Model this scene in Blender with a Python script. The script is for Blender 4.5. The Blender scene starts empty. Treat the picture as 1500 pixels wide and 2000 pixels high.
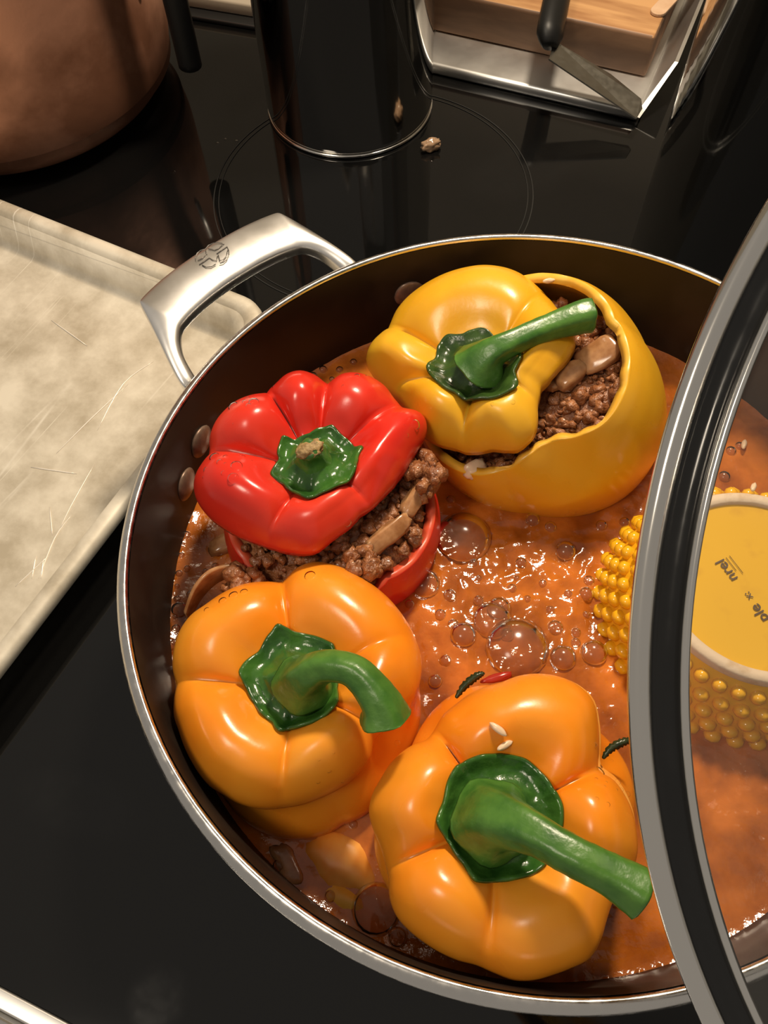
import bpy, bmesh, math, random
from mathutils import Vector, Matrix, noise
random.seed(7)
PI = math.pi
sc = bpy.context.scene
C = sc.collection

# ------------------------------------------------------------------ camera
cam = bpy.data.cameras.new('camera'); cam_ob = bpy.data.objects.new('camera', cam); C.objects.link(cam_ob)
cam.sensor_fit = 'VERTICAL'; cam.sensor_height = 36.0; cam.sensor_width = 27.0
cam.lens = 36.0*1620/2000; cam.clip_start = 0.01; cam.clip_end = 50
cam_ob.matrix_world = Matrix.Translation((-0.05685, -0.14522, 0.38514)) @ Matrix.Rotation(math.radians(29), 4, 'X') @ Matrix.Rotation(math.radians(-3), 4, 'Z')
sc.camera = cam_ob
# ------------------------------------------------------------------ world and lamps
w = bpy.data.worlds.new('kitchen_air'); sc.world = w; w.use_nodes = True
bg = w.node_tree.nodes['Background']; bg.inputs[0].default_value = (1.0, 0.9, 0.78, 1); bg.inputs[1].default_value = 0.28
def area(name, loc, target, size, power, col):
    l = bpy.data.lights.new(name, 'AREA'); l.shape = 'DISK'; l.size = size; l.energy = power; l.color = col
    o = bpy.data.objects.new(name, l); C.objects.link(o); o.location = loc
    o.rotation_euler = (Vector(target)-Vector(loc)).to_track_quat('-Z', 'Y').to_euler(); return o
area('hood_lamp', (0.10, 0.40, 0.66), (-0.03, 0.0, 0.05), 0.09, 6.0, (1.0, 0.83, 0.62))
area('ceiling_lamp', (-0.9, -0.5, 2.0), (0, 0, 0), 0.45, 14, (1.0, 0.86, 0.68))
vs = sc.view_settings; vs.view_transform = 'Standard'; vs.look = 'None'; vs.exposure = 0.0; vs.gamma = 1.0; vs.use_curve_mapping = False

# ------------------------------------------------------------------ materials
def new_mat(name):
    m = bpy.data.materials.new(name); m.use_nodes = True
    return m, m.node_tree, m.node_tree.nodes['Principled BSDF']
def mat(name, col, rough=0.5, metal=0.0, spec=0.5, col2=None, scale=60, bump=0.0, bscale=None, sss=0.0, ssr=(1, .4, .2), rough2=None, detail=4, coat=0.0, lo=.35, hi=.65, trans=0.0):
    m, nt, p = new_mat(name); N = nt.nodes; Lk = nt.links
    p.inputs['Base Color'].default_value = (*col, 1); p.inputs['Roughness'].default_value = rough
    p.inputs['Metallic'].default_value = metal; p.inputs['Specular IOR Level'].default_value = spec
    if coat: p.inputs['Coat Weight'].default_value = coat; p.inputs['Coat Roughness'].default_value = .06
    if trans: p.inputs['Transmission Weight'].default_value = trans
    if sss:
        p.inputs['Subsurface Weight'].default_value = sss; p.inputs['Subsurface Radius'].default_value = ssr; p.inputs['Subsurface Scale'].default_value = 0.006
    tc = N.new('ShaderNodeTexCoord')
    if col2 or rough2 is not None:
        nz = N.new('ShaderNodeTexNoise'); nz.inputs['Scale'].default_value = scale; nz.inputs['Detail'].default_value = detail
        Lk.new(tc.outputs['Object'], nz.inputs['Vector'])
        cr = N.new('ShaderNodeValToRGB'); cr.color_ramp.elements[0].position = lo; cr.color_ramp.elements[1].position = hi
        Lk.new(nz.outputs['Fac'], cr.inputs[0])
        if col2:
            mx = N.new('ShaderNodeMix'); mx.data_type = 'RGBA'
            mx.inputs[6].default_value = (*col, 1); mx.inputs[7].default_value = (*col2, 1)
            Lk.new(cr.outputs[0], mx.inputs[0]); Lk.new(mx.outputs[2], p.inputs['Base Color'])
        if rough2 is not None:
            mr = N.new('ShaderNodeMapRange'); mr.inputs[3].default_value = rough; mr.inputs[4].default_value = rough2
            Lk.new(cr.outputs[0], mr.inputs[0]); Lk.new(mr.outputs[0], p.inputs['Roughness'])
    if bump:
        nb = N.new('ShaderNodeTexNoise'); nb.inputs['Scale'].default_value = bscale or scale; nb.inputs['Detail'].default_value = 3
        Lk.new(tc.outputs['Object'], nb.inputs['Vector'])
        b = N.new('ShaderNodeBump'); b.inputs['Strength'].default_value = bump; b.inputs['Distance'].default_value = 0.001
        Lk.new(nb.outputs['Fac'], b.inputs['Height']); Lk.new(b.outputs[0], p.inputs['Normal'])
    return m
def clear_mat(name, tint, haze, haze_col, ior=1.45, rough=0.02):
    """thin clear film: transparent + fresnel gloss + a little milky scatter"""
    m, nt, p = new_mat(name); N = nt.nodes; Lk = nt.links; N.remove(p); out = N['Material Output']
    t = N.new('ShaderNodeBsdfTransparent'); t.inputs[0].default_value = (*tint, 1)
    d = N.new('ShaderNodeBsdfDiffuse'); d.inputs[0].default_value = (*haze_col, 1)
    g = N.new('ShaderNodeBsdfGlossy'); g.inputs['Roughness'].default_value = rough
    f = N.new('ShaderNodeFresnel'); f.inputs['IOR'].default_value = ior
    a = N.new('ShaderNodeMixShader'); a.inputs[0].default_value = haze
    b = N.new('ShaderNodeMixShader')
    Lk.new(t.outputs[0], a.inputs[1]); Lk.new(d.outputs[0], a.inputs[2])
    Lk.new(f.outputs[0], b.inputs[0]); Lk.new(a.outputs[0], b.inputs[1]); Lk.new(g.outputs[0], b.inputs[2])
    Lk.new(b.outputs[0], out.inputs[0]); return m
M = {}
M['orange'] = mat('orange_pepper_skin', (.83, .235, .010), .22, col2=(.85, .345, .028), scale=17, rough2=.36, lo=.38, hi=.72, sss=.12, ssr=(1, .35, .05), bump=.05, bscale=300)
M['yellow'] = mat('yellow_pepper_skin', (.70, .335, .010), .24, col2=(.78, .44, .028), scale=18, rough2=.36, lo=.38, hi=.72, sss=.12, ssr=(1, .6, .05), bump=.06, bscale=300)
M['red'] = mat('red_pepper_skin', (.62, .022, .012), .2, col2=(.72, .05, .022), scale=18, rough2=.34, lo=.38, hi=.72, sss=.1, ssr=(1, .15, .08), bump=.05, bscale=300)
M['orange_flesh'] = mat('orange_pepper_flesh', (.84, .30, .03), .35, col2=(.86, .40, .08), scale=120)
M['yellow_flesh'] = mat('yellow_pepper_flesh', (.78, .40, .03), .35, col2=(.82, .48, .07), scale=120)
M['red_flesh'] = mat('red_pepper_flesh', (.62, .06, .025), .35, col2=(.66, .10, .04), scale=120)
M['stem'] = mat('pepper_stem_green', (.035, .12, .016), .32, col2=(.08, .2, .03), scale=110, bump=.3, bscale=240)
M['calyx'] = mat('pepper_calyx_green', (.016, .065, .010), .22, col2=(.05, .15, .022), scale=95, bump=.5, bscale=200)
M['calyx_dark'] = mat('cooked_calyx_green', (.014, .035, .008), .25, col2=(.04, .085, .015), scale=95, bump=.5, bscale=200)
M['cut_stem'] = mat('dry_cut_stem', (.22, .13, .045), .6, col2=(.45, .3, .13), scale=500, bump=.6, bscale=700)
M['drop'] = clear_mat('water_drop', (1, 1, 1), 0.0, (1, 1, 1), 1.16)
M['bubble'] = clear_mat('broth_bubble_film', (.86, .78, .72), 0.10, (.55, .36, .24), 1.38, .16)
M['glass'] = clear_mat('lid_glass', (.93, .93, .91), 0.035, (.8, .74, .66), 1.5, .01)
M['steel'] = mat('polished_steel', (.78, .76, .72), .16, 1.0)
M['steel_mirror'] = mat('mirror_steel', (.50, .48, .45), .05, 1.0, rough2=.1, scale=9)
M['steel_dark'] = mat('smoked_steel', (.30, .30, .29), .06, 1.0)
M['steel_brushed'] = mat('brushed_steel', (.80, .79, .77), .36, 1.0, rough2=.44, scale=30)
M['handle_steel'] = mat('cast_handle_steel', (.95, .93, .90), .27, 1.0, rough2=.36, scale=40)
M['rim_steel'] = mat('machined_rim', (.72, .70, .67), .17, 1.0, rough2=.32, scale=260)
M['channel'] = mat('black_groove_reflection', (.008, .008, .008), .12, 0, .5, rough2=.3, scale=80)  # dark reflection in the lid's steel groove, painted as black
M['nonstick'] = mat('nonstick_coating', (.014, .010, .008), .42, 0, .3, col2=(.03, .02, .013), scale=35, rough2=.6, lo=.45, hi=.75)
M['anodised'] = mat('anodised_pan_side', (.02, .02, .02), .4, .3)
M['engrave'] = mat('engraved_line', (.16, .15, .14), .4, .8)
M['copper'] = mat('tarnished_copper', (.56, .27, .17), .42, .55, col2=(.26, .11, .06), scale=15, rough2=.58, bump=.25, bscale=110, detail=10, lo=.42, hi=.6)
M['iron'] = mat('black_iron', (.006, .006, .006), .55, 0, .3, bump=.2, bscale=120)
M['wall'] = mat('beige_wall_paint', (.48, .42, .33), .6, col2=(.44, .39, .30), scale=6)
M['black_trim'] = mat('black_edge_trim', (.012, .012, .012), .4)
M['onion'] = mat('cooked_onion', (.45, .24, .11), .2, 0, .5, col2=(.29, .13, .05), scale=200, sss=.4, ssr=(1, .7, .5))
M['rice'] = mat('cooked_rice', (.78, .56, .38), .3, sss=.2)
M['rivet'] = mat('stained_rivet', (.17, .11, .08), .38, .35, col2=(.26, .17, .12), scale=300)
M['herb'] = mat('wilted_herb_leaf', (.012, .022, .008), .3, col2=(.03, .04, .012), scale=300)
M['tomato'] = mat('tomato_skin', (.36, .022, .010), .25)
M['kernel'] = mat('glazed_yellow_kernel', (.80, .42, .012), .18, coat=.3)
M['glaze'] = mat('yellow_glaze', (.70, .40, .03), .15, col2=(.62, .34, .03), scale=70, lo=.55, hi=.7, coat=.2)
M['bisque'] = mat('unglazed_white_foot', (.66, .52, .38), .7, col2=(.5, .34, .2), scale=120, lo=.55, hi=.75, bump=.2, bscale=400)
M['ink'] = mat('worn_backstamp_ink', (.07, .035, .012), .5)
M['crumb'] = mat('glistening_crumb', (.35, .22, .13), .15, coat=.5)
M['ring'] = mat('printed_ring_grey', (.028, .028, .027), .2)
M['stick'] = mat('pale_birch', (.62, .42, .27), .6, col2=(.55, .35, .21), scale=90)
M['knife_handle'] = mat('black_plastic', (.006, .006, .006), .45, 0, .35)
M['blade'] = mat('spatula_steel', (.30, .285, .25), .3, 1.0, rough2=.38, scale=200)

def meat_mat():
    m = mat('browned_ground_meat', (.22, .075, .026), .32, col2=(.40, .165, .065), scale=260, bump=1.0, bscale=700, lo=.4, hi=.68, coat=.25); return m
M['meat'] = meat_mat()
def wood_mat(name, c1, c2, sc_, rough):
    m, nt, p = new_mat(name); N = nt.nodes; Lk = nt.links
    tc = N.new('ShaderNodeTexCoord'); mp = N.new('ShaderNodeMapping'); mp.inputs['Scale'].default_value = (.22, 1.6, 1)
    wv = N.new('ShaderNodeTexNoise'); wv.inputs['Scale'].default_value = sc_; wv.inputs['Detail'].default_value = 6; wv.inputs['Distortion'].default_value = .6
    cr = N.new('ShaderNodeValToRGB'); cr.color_ramp.elements[0].color = (*c1, 1); cr.color_ramp.elements[1].color = (*c2, 1)
    cr.color_ramp.elements[0].position = .35; cr.color_ramp.elements[1].position = .62
    Lk.new(tc.outputs['Object'], mp.inputs[0]); Lk.new(mp.outputs[0], wv.inputs['Vector']); Lk.new(wv.outputs['Fac'], cr.inputs[0]); Lk.new(cr.outputs[0], p.inputs['Base Color'])
    p.inputs['Roughness'].default_value = rough; return m
M['wood'] = wood_mat('oak_board', (.34, .16, .06), (.56, .31, .13), 60, .5)
M['wood_side'] = wood_mat('shaded_board_edge', (.10, .05, .025), (.22, .12, .065), 50, .55)  # same oak in darker tones, shade on the board's sides put into the colour
def cooktop_mat():
    m, nt, p = new_mat('black_ceramic_glass'); N = nt.nodes; Lk = nt.links
    p.inputs['Base Color'].default_value = (.004, .004, .004, 1); p.inputs['Specular IOR Level'].default_value = .55
    tc = N.new('ShaderNodeTexCoord'); acc = None
    nz = N.new('ShaderNodeTexNoise'); nz.inputs['Scale'].default_value = 160; nz.inputs['Detail'].default_value = 6
    Lk.new(tc.outputs['Object'], nz.inputs['Vector'])
    # dried wipe smears, each a stain with a place of its own on the glass
    for (x, y, rx, ry, a) in ((-.200, -.073, .034, .016, -.35), (-.158, -.150, .014, .014, 0), (.05, .33, .05, .03, .4)):
        mp = N.new('ShaderNodeMapping'); mp.vector_type = 'TEXTURE'; mp.inputs['Location'].default_value = (x, y, 0); mp.inputs['Rotation'].default_value = (0, 0, a); mp.inputs['Scale'].default_value = (rx, ry, 1)
        ln = N.new('ShaderNodeVectorMath'); ln.operation = 'LENGTH'
        mr = N.new('ShaderNodeMapRange'); mr.inputs[1].default_value = 1.0; mr.inputs[2].default_value = .6
        Lk.new(tc.outputs['Object'], mp.inputs[0]); Lk.new(mp.outputs[0], ln.inputs[0]); Lk.new(ln.outputs['Value'], mr.inputs[0])
        if acc is None: acc = mr.outputs[0]
        else:
            ad = N.new('ShaderNodeMath'); ad.operation = 'MAXIMUM'; Lk.new(acc, ad.inputs[0]); Lk.new(mr.outputs[0], ad.inputs[1]); acc = ad.outputs[0]
    mu = N.new('ShaderNodeMath'); mu.operation = 'MULTIPLY'; Lk.new(acc, mu.inputs[0]); Lk.new(nz.outputs['Fac'], mu.inputs[1])
    rr = N.new('ShaderNodeMapRange'); rr.inputs[2].default_value = .6; rr.inputs[3].default_value = .05; rr.inputs[4].default_value = .10
    Lk.new(mu.outputs[0], rr.inputs[0]); Lk.new(rr.outputs[0], p.inputs['Roughness'])
    mx = N.new('ShaderNodeMix'); mx.data_type = 'RGBA'; mx.inputs[6].default_value = (.004, .004, .004, 1); mx.inputs[7].default_value = (.0065, .0065, .0065, 1)
    Lk.new(mu.outputs[0], mx.inputs[0]); Lk.new(mx.outputs[2], p.inputs['Base Color'])
    return m
M['cooktop'] = cooktop_mat()
def tray_mat():
    m, nt, p = new_mat('worn_aluminium'); N = nt.nodes; Lk = nt.links
    tc = N.new('ShaderNodeTexCoord')
    n1 = N.new('ShaderNodeTexNoise'); n1.inputs['Scale'].default_value = 22; n1.inputs['Detail'].default_value = 8; n1.inputs['Roughness'].default_value = .65
    Lk.new(tc.outputs['Object'], n1.inputs['Vector'])
    cr = N.new('ShaderNodeValToRGB'); cr.color_ramp.elements[0].color = (.47, .41, .31, 1); cr.color_ramp.elements[1].color = (.80, .74, .62, 1)
    cr.color_ramp.elements[0].position = .36; cr.color_ramp.elements[1].position = .64
    Lk.new(n1.outputs['Fac'], cr.inputs[0])
    last = cr.outputs[0]
    for rz, s, th in ((.5, 14, .012), (.75, 11, .009), (-.35, 9, .007)):
        mp = N.new('ShaderNodeMapping'); mp.inputs['Rotation'].default_value = (0, 0, rz); mp.inputs['Scale'].default_value = (1, .04, 0)
        Lk.new(tc.outputs['Object'], mp.inputs[0])
        dn = N.new('ShaderNodeTexNoise'); dn.inputs['Scale'].default_value = s*3; dn.inputs['Detail'].default_value = 0; Lk.new(mp.outputs[0], dn.inputs['Vector'])
        ab = N.new('ShaderNodeMath'); ab.operation = 'SUBTRACT'; ab.inputs[1].default_value = .5; Lk.new(dn.outputs['Fac'], ab.inputs[0])
        a2 = N.new('ShaderNodeMath'); a2.operation = 'ABSOLUTE'; Lk.new(ab.outputs[0], a2.inputs[0])
        mr = N.new('ShaderNodeMapRange'); mr.inputs[1].default_value = th; mr.inputs[2].default_value = 0; Lk.new(a2.outputs[0], mr.inputs[0])
        n3 = N.new('ShaderNodeTexNoise'); n3.inputs['Scale'].default_value = 14; Lk.new(tc.outputs['Object'], n3.inputs['Vector'])
        m3 = N.new('ShaderNodeMapRange'); m3.inputs[1].default_value = .5; m3.inputs[2].default_value = .62; Lk.new(n3.outputs['Fac'], m3.inputs[0])
        mu = N.new('ShaderNodeMath'); mu.operation = 'MULTIPLY'; Lk.new(mr.outputs[0], mu.inputs[0]); Lk.new(m3.outputs[0], mu.inputs[1])
        mx = N.new('ShaderNodeMix'); mx.data_type = 'RGBA'; mx.inputs[7].default_value = (.85, .80, .70, 1); Lk.new(mu.outputs[0], mx.inputs[0]); Lk.new(last, mx.inputs[6]); last = mx.outputs[2]
    Lk.new(last, p.inputs['Base Color']); p.inputs['Metallic'].default_value = .25; p.inputs['Roughness'].default_value = .5
    return m
M['tray'] = tray_mat()
M['scratch'] = mat('bare_scratched_metal', (.85, .80, .72), .35, .3)
def broth_mat():
    m, nt, p = new_mat('simmering_broth'); N = nt.nodes; Lk = nt.links
    tc = N.new('ShaderNodeTexCoord')
    n1 = N.new('ShaderNodeTexNoise'); n1.inputs['Scale'].default_value = 45; n1.inputs['Detail'].default_value = 6; Lk.new(tc.outputs['Object'], n1.inputs['Vector'])
    cr = N.new('ShaderNodeValToRGB'); e = cr.color_ramp.elements
    e[0].position = .34; e[0].color = (.22, .052, .006, 1); e[1].position = .68; e[1].color = (.60, .175, .022, 1)
    Lk.new(n1.outputs['Fac'], cr.inputs[0]); Lk.new(cr.outputs[0], p.inputs['Base Color'])
    p.inputs['Roughness'].default_value = .09; p.inputs['Specular IOR Level'].default_value = .6
    p.inputs['Subsurface Weight'].default_value = .15; p.inputs['Subsurface Radius'].default_value = (1, .45, .2); p.inputs['Subsurface Scale'].default_value = .006
    nb = N.new('ShaderNodeTexNoise'); nb.inputs['Scale'].default_value = 260; nb.inputs['Detail'].default_value = 3; Lk.new(tc.outputs['Object'], nb.inputs['Vector'])
    b = N.new('ShaderNodeBump'); b.inputs['Strength'].default_value = .35; b.inputs['Distance'].default_value = .001
    Lk.new(nb.outputs['Fac'], b.inputs['Height']); Lk.new(b.outputs[0], p.inputs['Normal'])
    return m
M['broth'] = broth_mat()

# ------------------------------------------------------------------ helpers
def obj(name, verts, faces, m, parent=None, smooth=True, loc=None, rot=None, mats=None, fm=None):
    me = bpy.data.meshes.new(name); me.from_pydata([tuple(v) for v in verts], [], faces)
    for x in (mats or [m]): me.materials.append(x)
    if fm: me.polygons.foreach_set('material_index', fm)
    if smooth: me.polygons.foreach_set('use_smooth', [True]*len(me.polygons))
    me.update()
    o = bpy.data.objects.new(name, me); C.objects.link(o)
    if parent: o.parent = parent
    if loc is not None: o.location = loc
    if rot is not None: o.rotation_euler = rot
    return o
def tag(o, label, cat, group=None, kind=None):
    o['label'] = label
    if cat: o['category'] = cat
    if group: o['group'] = group
    if kind: o['kind'] = kind
    return o
def thing(name, label, cat, loc=(0, 0, 0), rot=(0, 0, 0), group=None):
    o = bpy.data.objects.new(name, None); C.objects.link(o); o.location = loc; o.rotation_euler = rot; o.empty_display_size = .02
    return tag(o, label, cat, group)
def fix_normals(o):
    bm = bmesh.new(); bm.from_mesh(o.data); bmesh.ops.recalc_face_normals(bm, faces=bm.faces); bm.to_mesh(o.data); bm.free(); return o
def revolve(prof, n=96, close=False, sx=1.0, sy=1.0):
    """prof: list of (r, z); returns verts, faces; ends with r==0 become poles"""
    V = []; F = []; rows = []
    for (r, z) in prof:
        if r <= 1e-9: rows.append([len(V)]); V.append((0, 0, z))
        else:
            rows.append(list(range(len(V), len(V)+n)))
            V += [(r*math.cos(2*PI*i/n)*sx, r*math.sin(2*PI*i/n)*sy, z) for i in range(n)]
    pairs = list(zip(rows, rows[1:]))
    if close: pairs.append((rows[-1], rows[0]))
    for a, b in pairs:
        for i in range(n):
            j = (i+1) % n
            if len(a) == 1 and len(b) == 1: continue
            if len(a) == 1: F.append((a[0], b[i], b[j]))
            elif len(b) == 1: F.append((a[i], b[0], a[j]))
            else: F.append((a[i], b[i], b[j], a[j]))
    return V, F
def spline(pts, per):
    P = [Vector(p) for p in pts]; out = []
    for i in range(len(P)-1):
        p0 = P[max(i-1, 0)]; p1 = P[i]; p2 = P[i+1]; p3 = P[min(i+2, len(P)-1)]
        for k in range(per):
            t = k/per
            out.append(.5*((2*p1)+(p2-p0)*t+(2*p0-5*p1+4*p2-p3)*t*t+(3*p1-p0-3*p2+p3)*t**3))
    out.append(P[-1]); return out
def tube(path, radii, n=14, cap=True, ridge=0.0, nr=5, flat=1.0):
    P = [Vector(p) for p in path]; V = []; F = []; up = None
    for i, p in enumerate(P):
        t = (P[min(i+1, len(P)-1)]-P[max(i-1, 0)]).normalized()
        if up is None:
            up = t.orthogonal().normalized()
        up = (up-t*up.dot(t)).normalized(); s = t.cross(up)
        r = radii[i] if not isinstance(radii, (int, float)) else radii
        for k in range(n):
            a = 2*PI*k/n; rr = r*(1+ridge*math.cos(nr*a+i*.05))
            V.append(p+(up*math.cos(a)+s*math.sin(a)*flat)*rr)
    for i in range(len(P)-1):
        for k in range(n):
            F.append((i*n+k, i*n+(k+1) % n, (i+1)*n+(k+1) % n, (i+1)*n+k))
    if cap:
        V.append(P[0]); V.append(P[-1]); a = len(V)-2; b = len(V)-1; m = (len(P)-1)*n
        for k in range(n):
            F.append((a, (k+1) % n, k)); F.append((b, m+k, m+(k+1) % n))
    return V, F
def box(x0, x1, y0, y1, z0, z1):
    V = [(x0, y0, z0), (x1, y0, z0), (x1, y1, z0), (x0, y1, z0), (x0, y0, z1), (x1, y0, z1), (x1, y1, z1), (x0, y1, z1)]
    F = [(0, 3, 2, 1), (4, 5, 6, 7), (0, 1, 5, 4), (1, 2, 6, 5), (2, 3, 7, 6), (3, 0, 4, 7)]
    return V, F
def bevel(o, wdt=.002, seg=3):
    b = o.modifiers.new('bevel', 'BEVEL'); b.width = wdt; b.segments = seg; b.limit_method = 'ANGLE'; b.angle_limit = .6; return o
def blob(name, r, m, parent=None, seed=0, loc=(0, 0, 0), rot=(0, 0, 0), sq=(1, 1, 1), rough=.25, sub=3, freq=1.3, power=1.0):
    bm = bmesh.new(); bmesh.ops.create_icosphere(bm, subdivisions=sub, radius=1)
    for v in bm.verts:
        if power != 1: v.co = Vector([math.copysign(abs(q)**power, q) for q in v.co])
        k = 1+rough*noise.noise(v.co*freq+Vector((seed*3.1, seed*1.7, seed)))+rough*.4*noise.noise(v.co*freq*2.7+Vector((seed, 9, 2)))
        v.co = Vector((v.co.x*sq[0], v.co.y*sq[1], v.co.z*sq[2]))*k*r
    me = bpy.data.meshes.new(name); bm.to_mesh(me); bm.free(); me.materials.append(m)
    me.polygons.foreach_set('use_smooth', [True]*len(me.polygons))
    o = bpy.data.objects.new(name, me); C.objects.link(o); o.parent = parent; o.location = loc; o.rotation_euler = rot; return o
def cyc(tab, th):
    n = len(tab); x = (th/(2*PI)*n) % n; i = int(x); t = x-i
    p0, p1, p2, p3 = tab[i-1], tab[i], tab[(i+1) % n], tab[(i+2) % n]
    return .5*((2*p1)+(p2-p0)*t+(2*p0-5*p1+4*p2-p3)*t*t+(3*p1-p0-3*p2+p3)*t**3)
def lerp_tab(tab, x):
    for (a, b), (c, d) in zip(tab, tab[1:]):
        if x <= c: return b+(d-b)*(x-a)/(c-a)
    return tab[-1][1]
def smooth_tab(pts, n):
    return [tuple(p)[:2] for p in spline([(a, b, 0) for a, b in pts], n)]

# ------------------------------------------------------------------ setting: wall and cooktop
YAW = math.radians(-25)
def turned(px, py, a=YAW):
    return (px*math.cos(a)-py*math.sin(a), px*math.sin(a)+py*math.cos(a))
wl = obj('wall_back', *box(-2.0, 2.0, .80, .83, -.02, 1.8), M['wall'], rot=(0, 0, YAW), smooth=False); wl['kind'] = 'structure'
tag(wl, 'beige painted wall behind the black cooktop', None)
ct = thing('cooktop', 'black glass ceramic cooktop with a steel front edge', 'cooktop')
g = obj('glass_surface', *box(-.9, .9, -.2236, .79, -.006, 0), M['cooktop'], ct, smooth=False)
for v in g.data.vertices: v.co.x, v.co.y = turned(v.co.x, v.co.y)     # stains lie in room coordinates
ft = obj('front_trim', *box(-.9, .9, -.2310, -.2240, -.012, .001), M['steel_brushed'], ct, rot=(0, 0, YAW)); bevel(ft, .001)
f2 = obj('front_lip', *tube([(-.9, -.2350, -.004), (.9, -.2350, -.004)], .0038, 16), M['steel'], ct, rot=(0, 0, YAW))
slab = thing('serving_tray', 'pale beige flat tray on a black base behind the tall steel pot', 'tray', (-.139, .5130, 0), (0, 0, math.radians(-20)))
bevel(obj('tray_base', *box(-.24, .035, -.006, .20, .0001, .004), M['black_trim'], slab), .0015)
bevel(obj('tray_top', *box(-.24, .035, .004, .20, .004, .014), M['wall'], slab), .002)
def ring(name, cx, cy, r, wd, m, parent, z=.0002):
    V, F = revolve([(r-wd, z), (r-wd, z+.0002), (r, z+.0002), (r, z)], 128, True)
    return obj(name, V, F, m, parent, loc=(cx, cy, 0))
ring('burner_ring', -.053, .318, .108, .0007, M['ring'], ct); ring('burner_ring', -.053, .318, .1045, .0005, M['ring'], ct)
ring('burner_ring', 0, 0, .145, .0007, M['ring'], ct)

# ------------------------------------------------------------------ saute pan
pan = thing('saute_pan', 'deep round nonstick pan with silver rim and cast loop handle, full of peppers', 'pan')
body = obj('pan_body', *revolve([(0, .001), (.130, .001), (.139, .004), (.1465, .012), (.151, .03), (.1545, .08), (.1562, .0975), (.1545, .0985), (.1535, .098)], 160), M['anodised'], pan)
inner = obj('nonstick_interior', *revolve([(.1541, .1034), (.1536, .1000), (.1525, .09), (.1512, .055), (.1495, .03), (.146, .016), (.139, .009), (.130, .007), (0, .007)], 160), M['nonstick'], pan)
rim = obj('pan_rim', *revolve(smooth_tab([(.1545, .0985), (.1544, .1032), (.1552, .1050), (.1570, .1047), (.1586, .1030), (.1594, .1005), (.1585, .0985), (.1555, .0975)], 4), 200, True), M['rim_steel'], pan); fix_normals(rim)
HA = math.radians(130.5)
hd_out = [(.1555, .0540), (.166, .0520), (.178, .0487), (.191, .0450), (.2015, .0424), (.2042, .0416), (.2052, .0395), (.2076, .030), (.2094, .016), (.2098, .0)]
hd_in = [(.1555, .0455), (.164, .0445), (.1715, .0430), (.1770, .0395), (.1800, .0365), (.1808, .0350), (.1815, .0335), (.1838, .026), (.1856, .014), (.1862, .0)]
hd_z = [.092, .0955, .099, .102, .1035, .1037, .1037, .1038, .104, .104]
st = [(o, i, z) for o, i, z in zip(hd_out, hd_in, hd_z)] + [((o[0], -o[1]), (i[0], -i[1]), z) for o, i, z in list(zip(hd_out, hd_in, hd_z))[-2::-1]]
V = []; F = []; n = 13
for (o, i, z) in st:
    o = Vector((*o, 0)); i = Vector((*i, 0)); d = i-o
    sec = [(0.0, -.0022), (.03, -.0006), (.12, .0), (.4, .0004), (.72, -.0006), (.90, -.0022), (.965, -.0034), (1.0, -.0046), (1.0, -.0085), (.96, -.0096), (.5, -.0098), (.1, -.0085), (.02, -.0055)]
    for (u, h) in sec: V.append((o.x+d.x*u, o.y+d.y*u, z+h))
for a in range(len(st)-1):
    for k in range(n): F.append((a*n+k, a*n+(k+1) % n, (a+1)*n+(k+1) % n, (a+1)*n+k))
F.append(tuple(range(n))); F.append(tuple((len(st)-1)*n+k for k in range(n-1, -1, -1)))
hd = obj('loop_handle', V, F, M['handle_steel'], pan, rot=(0, 0, HA)); fix_normals(hd)
s_ = hd.modifiers.new('sub', 'SUBSURF'); s_.levels = 2; s_.render_levels = 2
for s in (1, -1):      # flared plates that carry the handle on the outside wall
    V, F = box(.1535, .158, -.012, .012, .060, .094)
    bevel(obj('handle_plate', V, F, M['handle_steel'], pan, rot=(0, 0, HA+s*math.radians(20))), .002)
EM = [[(-.1388, .1499), (-.1391, .1525), (-.1385, .1549), (-.1370, .1566), (-.1346, .1574), (-.1334, .1597), (-.1312, .1610), (-.1290, .1612), (-.1270, .1606), (-.1258, .1597)],
      [(-.1378, .1500), (-.1358, .1514), (-.1343, .1529)],
      [(-.1370, .1473), (-.1347, .1493), (-.1325, .1514), (-.1308, .1499), (-.1290, .1494), (-.1287, .1522)],
      [(-.1333, .1574), (-.1318, .1570), (-.1303, .1562), (-.1286, .1571), (-.1267, .1592)],
      [(-.1292, .1538), (-.1269, .1559), (-.1244, .1581), (-.1235, .1554), (-.1233, .1527), (-.1242, .1497), (-.1257, .1480), (-.1273, .1475)],
      [(-.1356, .1470), (-.1336, .1455), (-.1312, .1456), (-.1292, .1472)],
      [(-.1284, .1531), (-.1274, .1493), (-.1258, .1498), (-.1245, .1519), (-.1241, .1555)],
      [(-.1345, .1562), (-.1337, .1535)]]
V = []; F = []
for s in EM:
    v, f = tube([(x, y, .1045) for x, y in s], .00022, 6); k = len(V); V += v; F += [tuple(i+k for i in q) for q in f]
em = obj('emblem', V, F, M['engrave'], hd); em.matrix_parent_inverse = Matrix.Rotation(-HA, 4, 'Z')
em['label'] = 'engraved emblem of two linked rings'
for (a, z) in ((154.3, .078), (161.5, .071), (104.8, .079), (97.5, .072)):
    a = math.radians(a)
    blob('rivet', .0078, M['rivet'], pan, 1, (.1518*math.cos(a), .1518*math.sin(a), z), (0, 0, a), (.28, 1, 1), .03)

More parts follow.
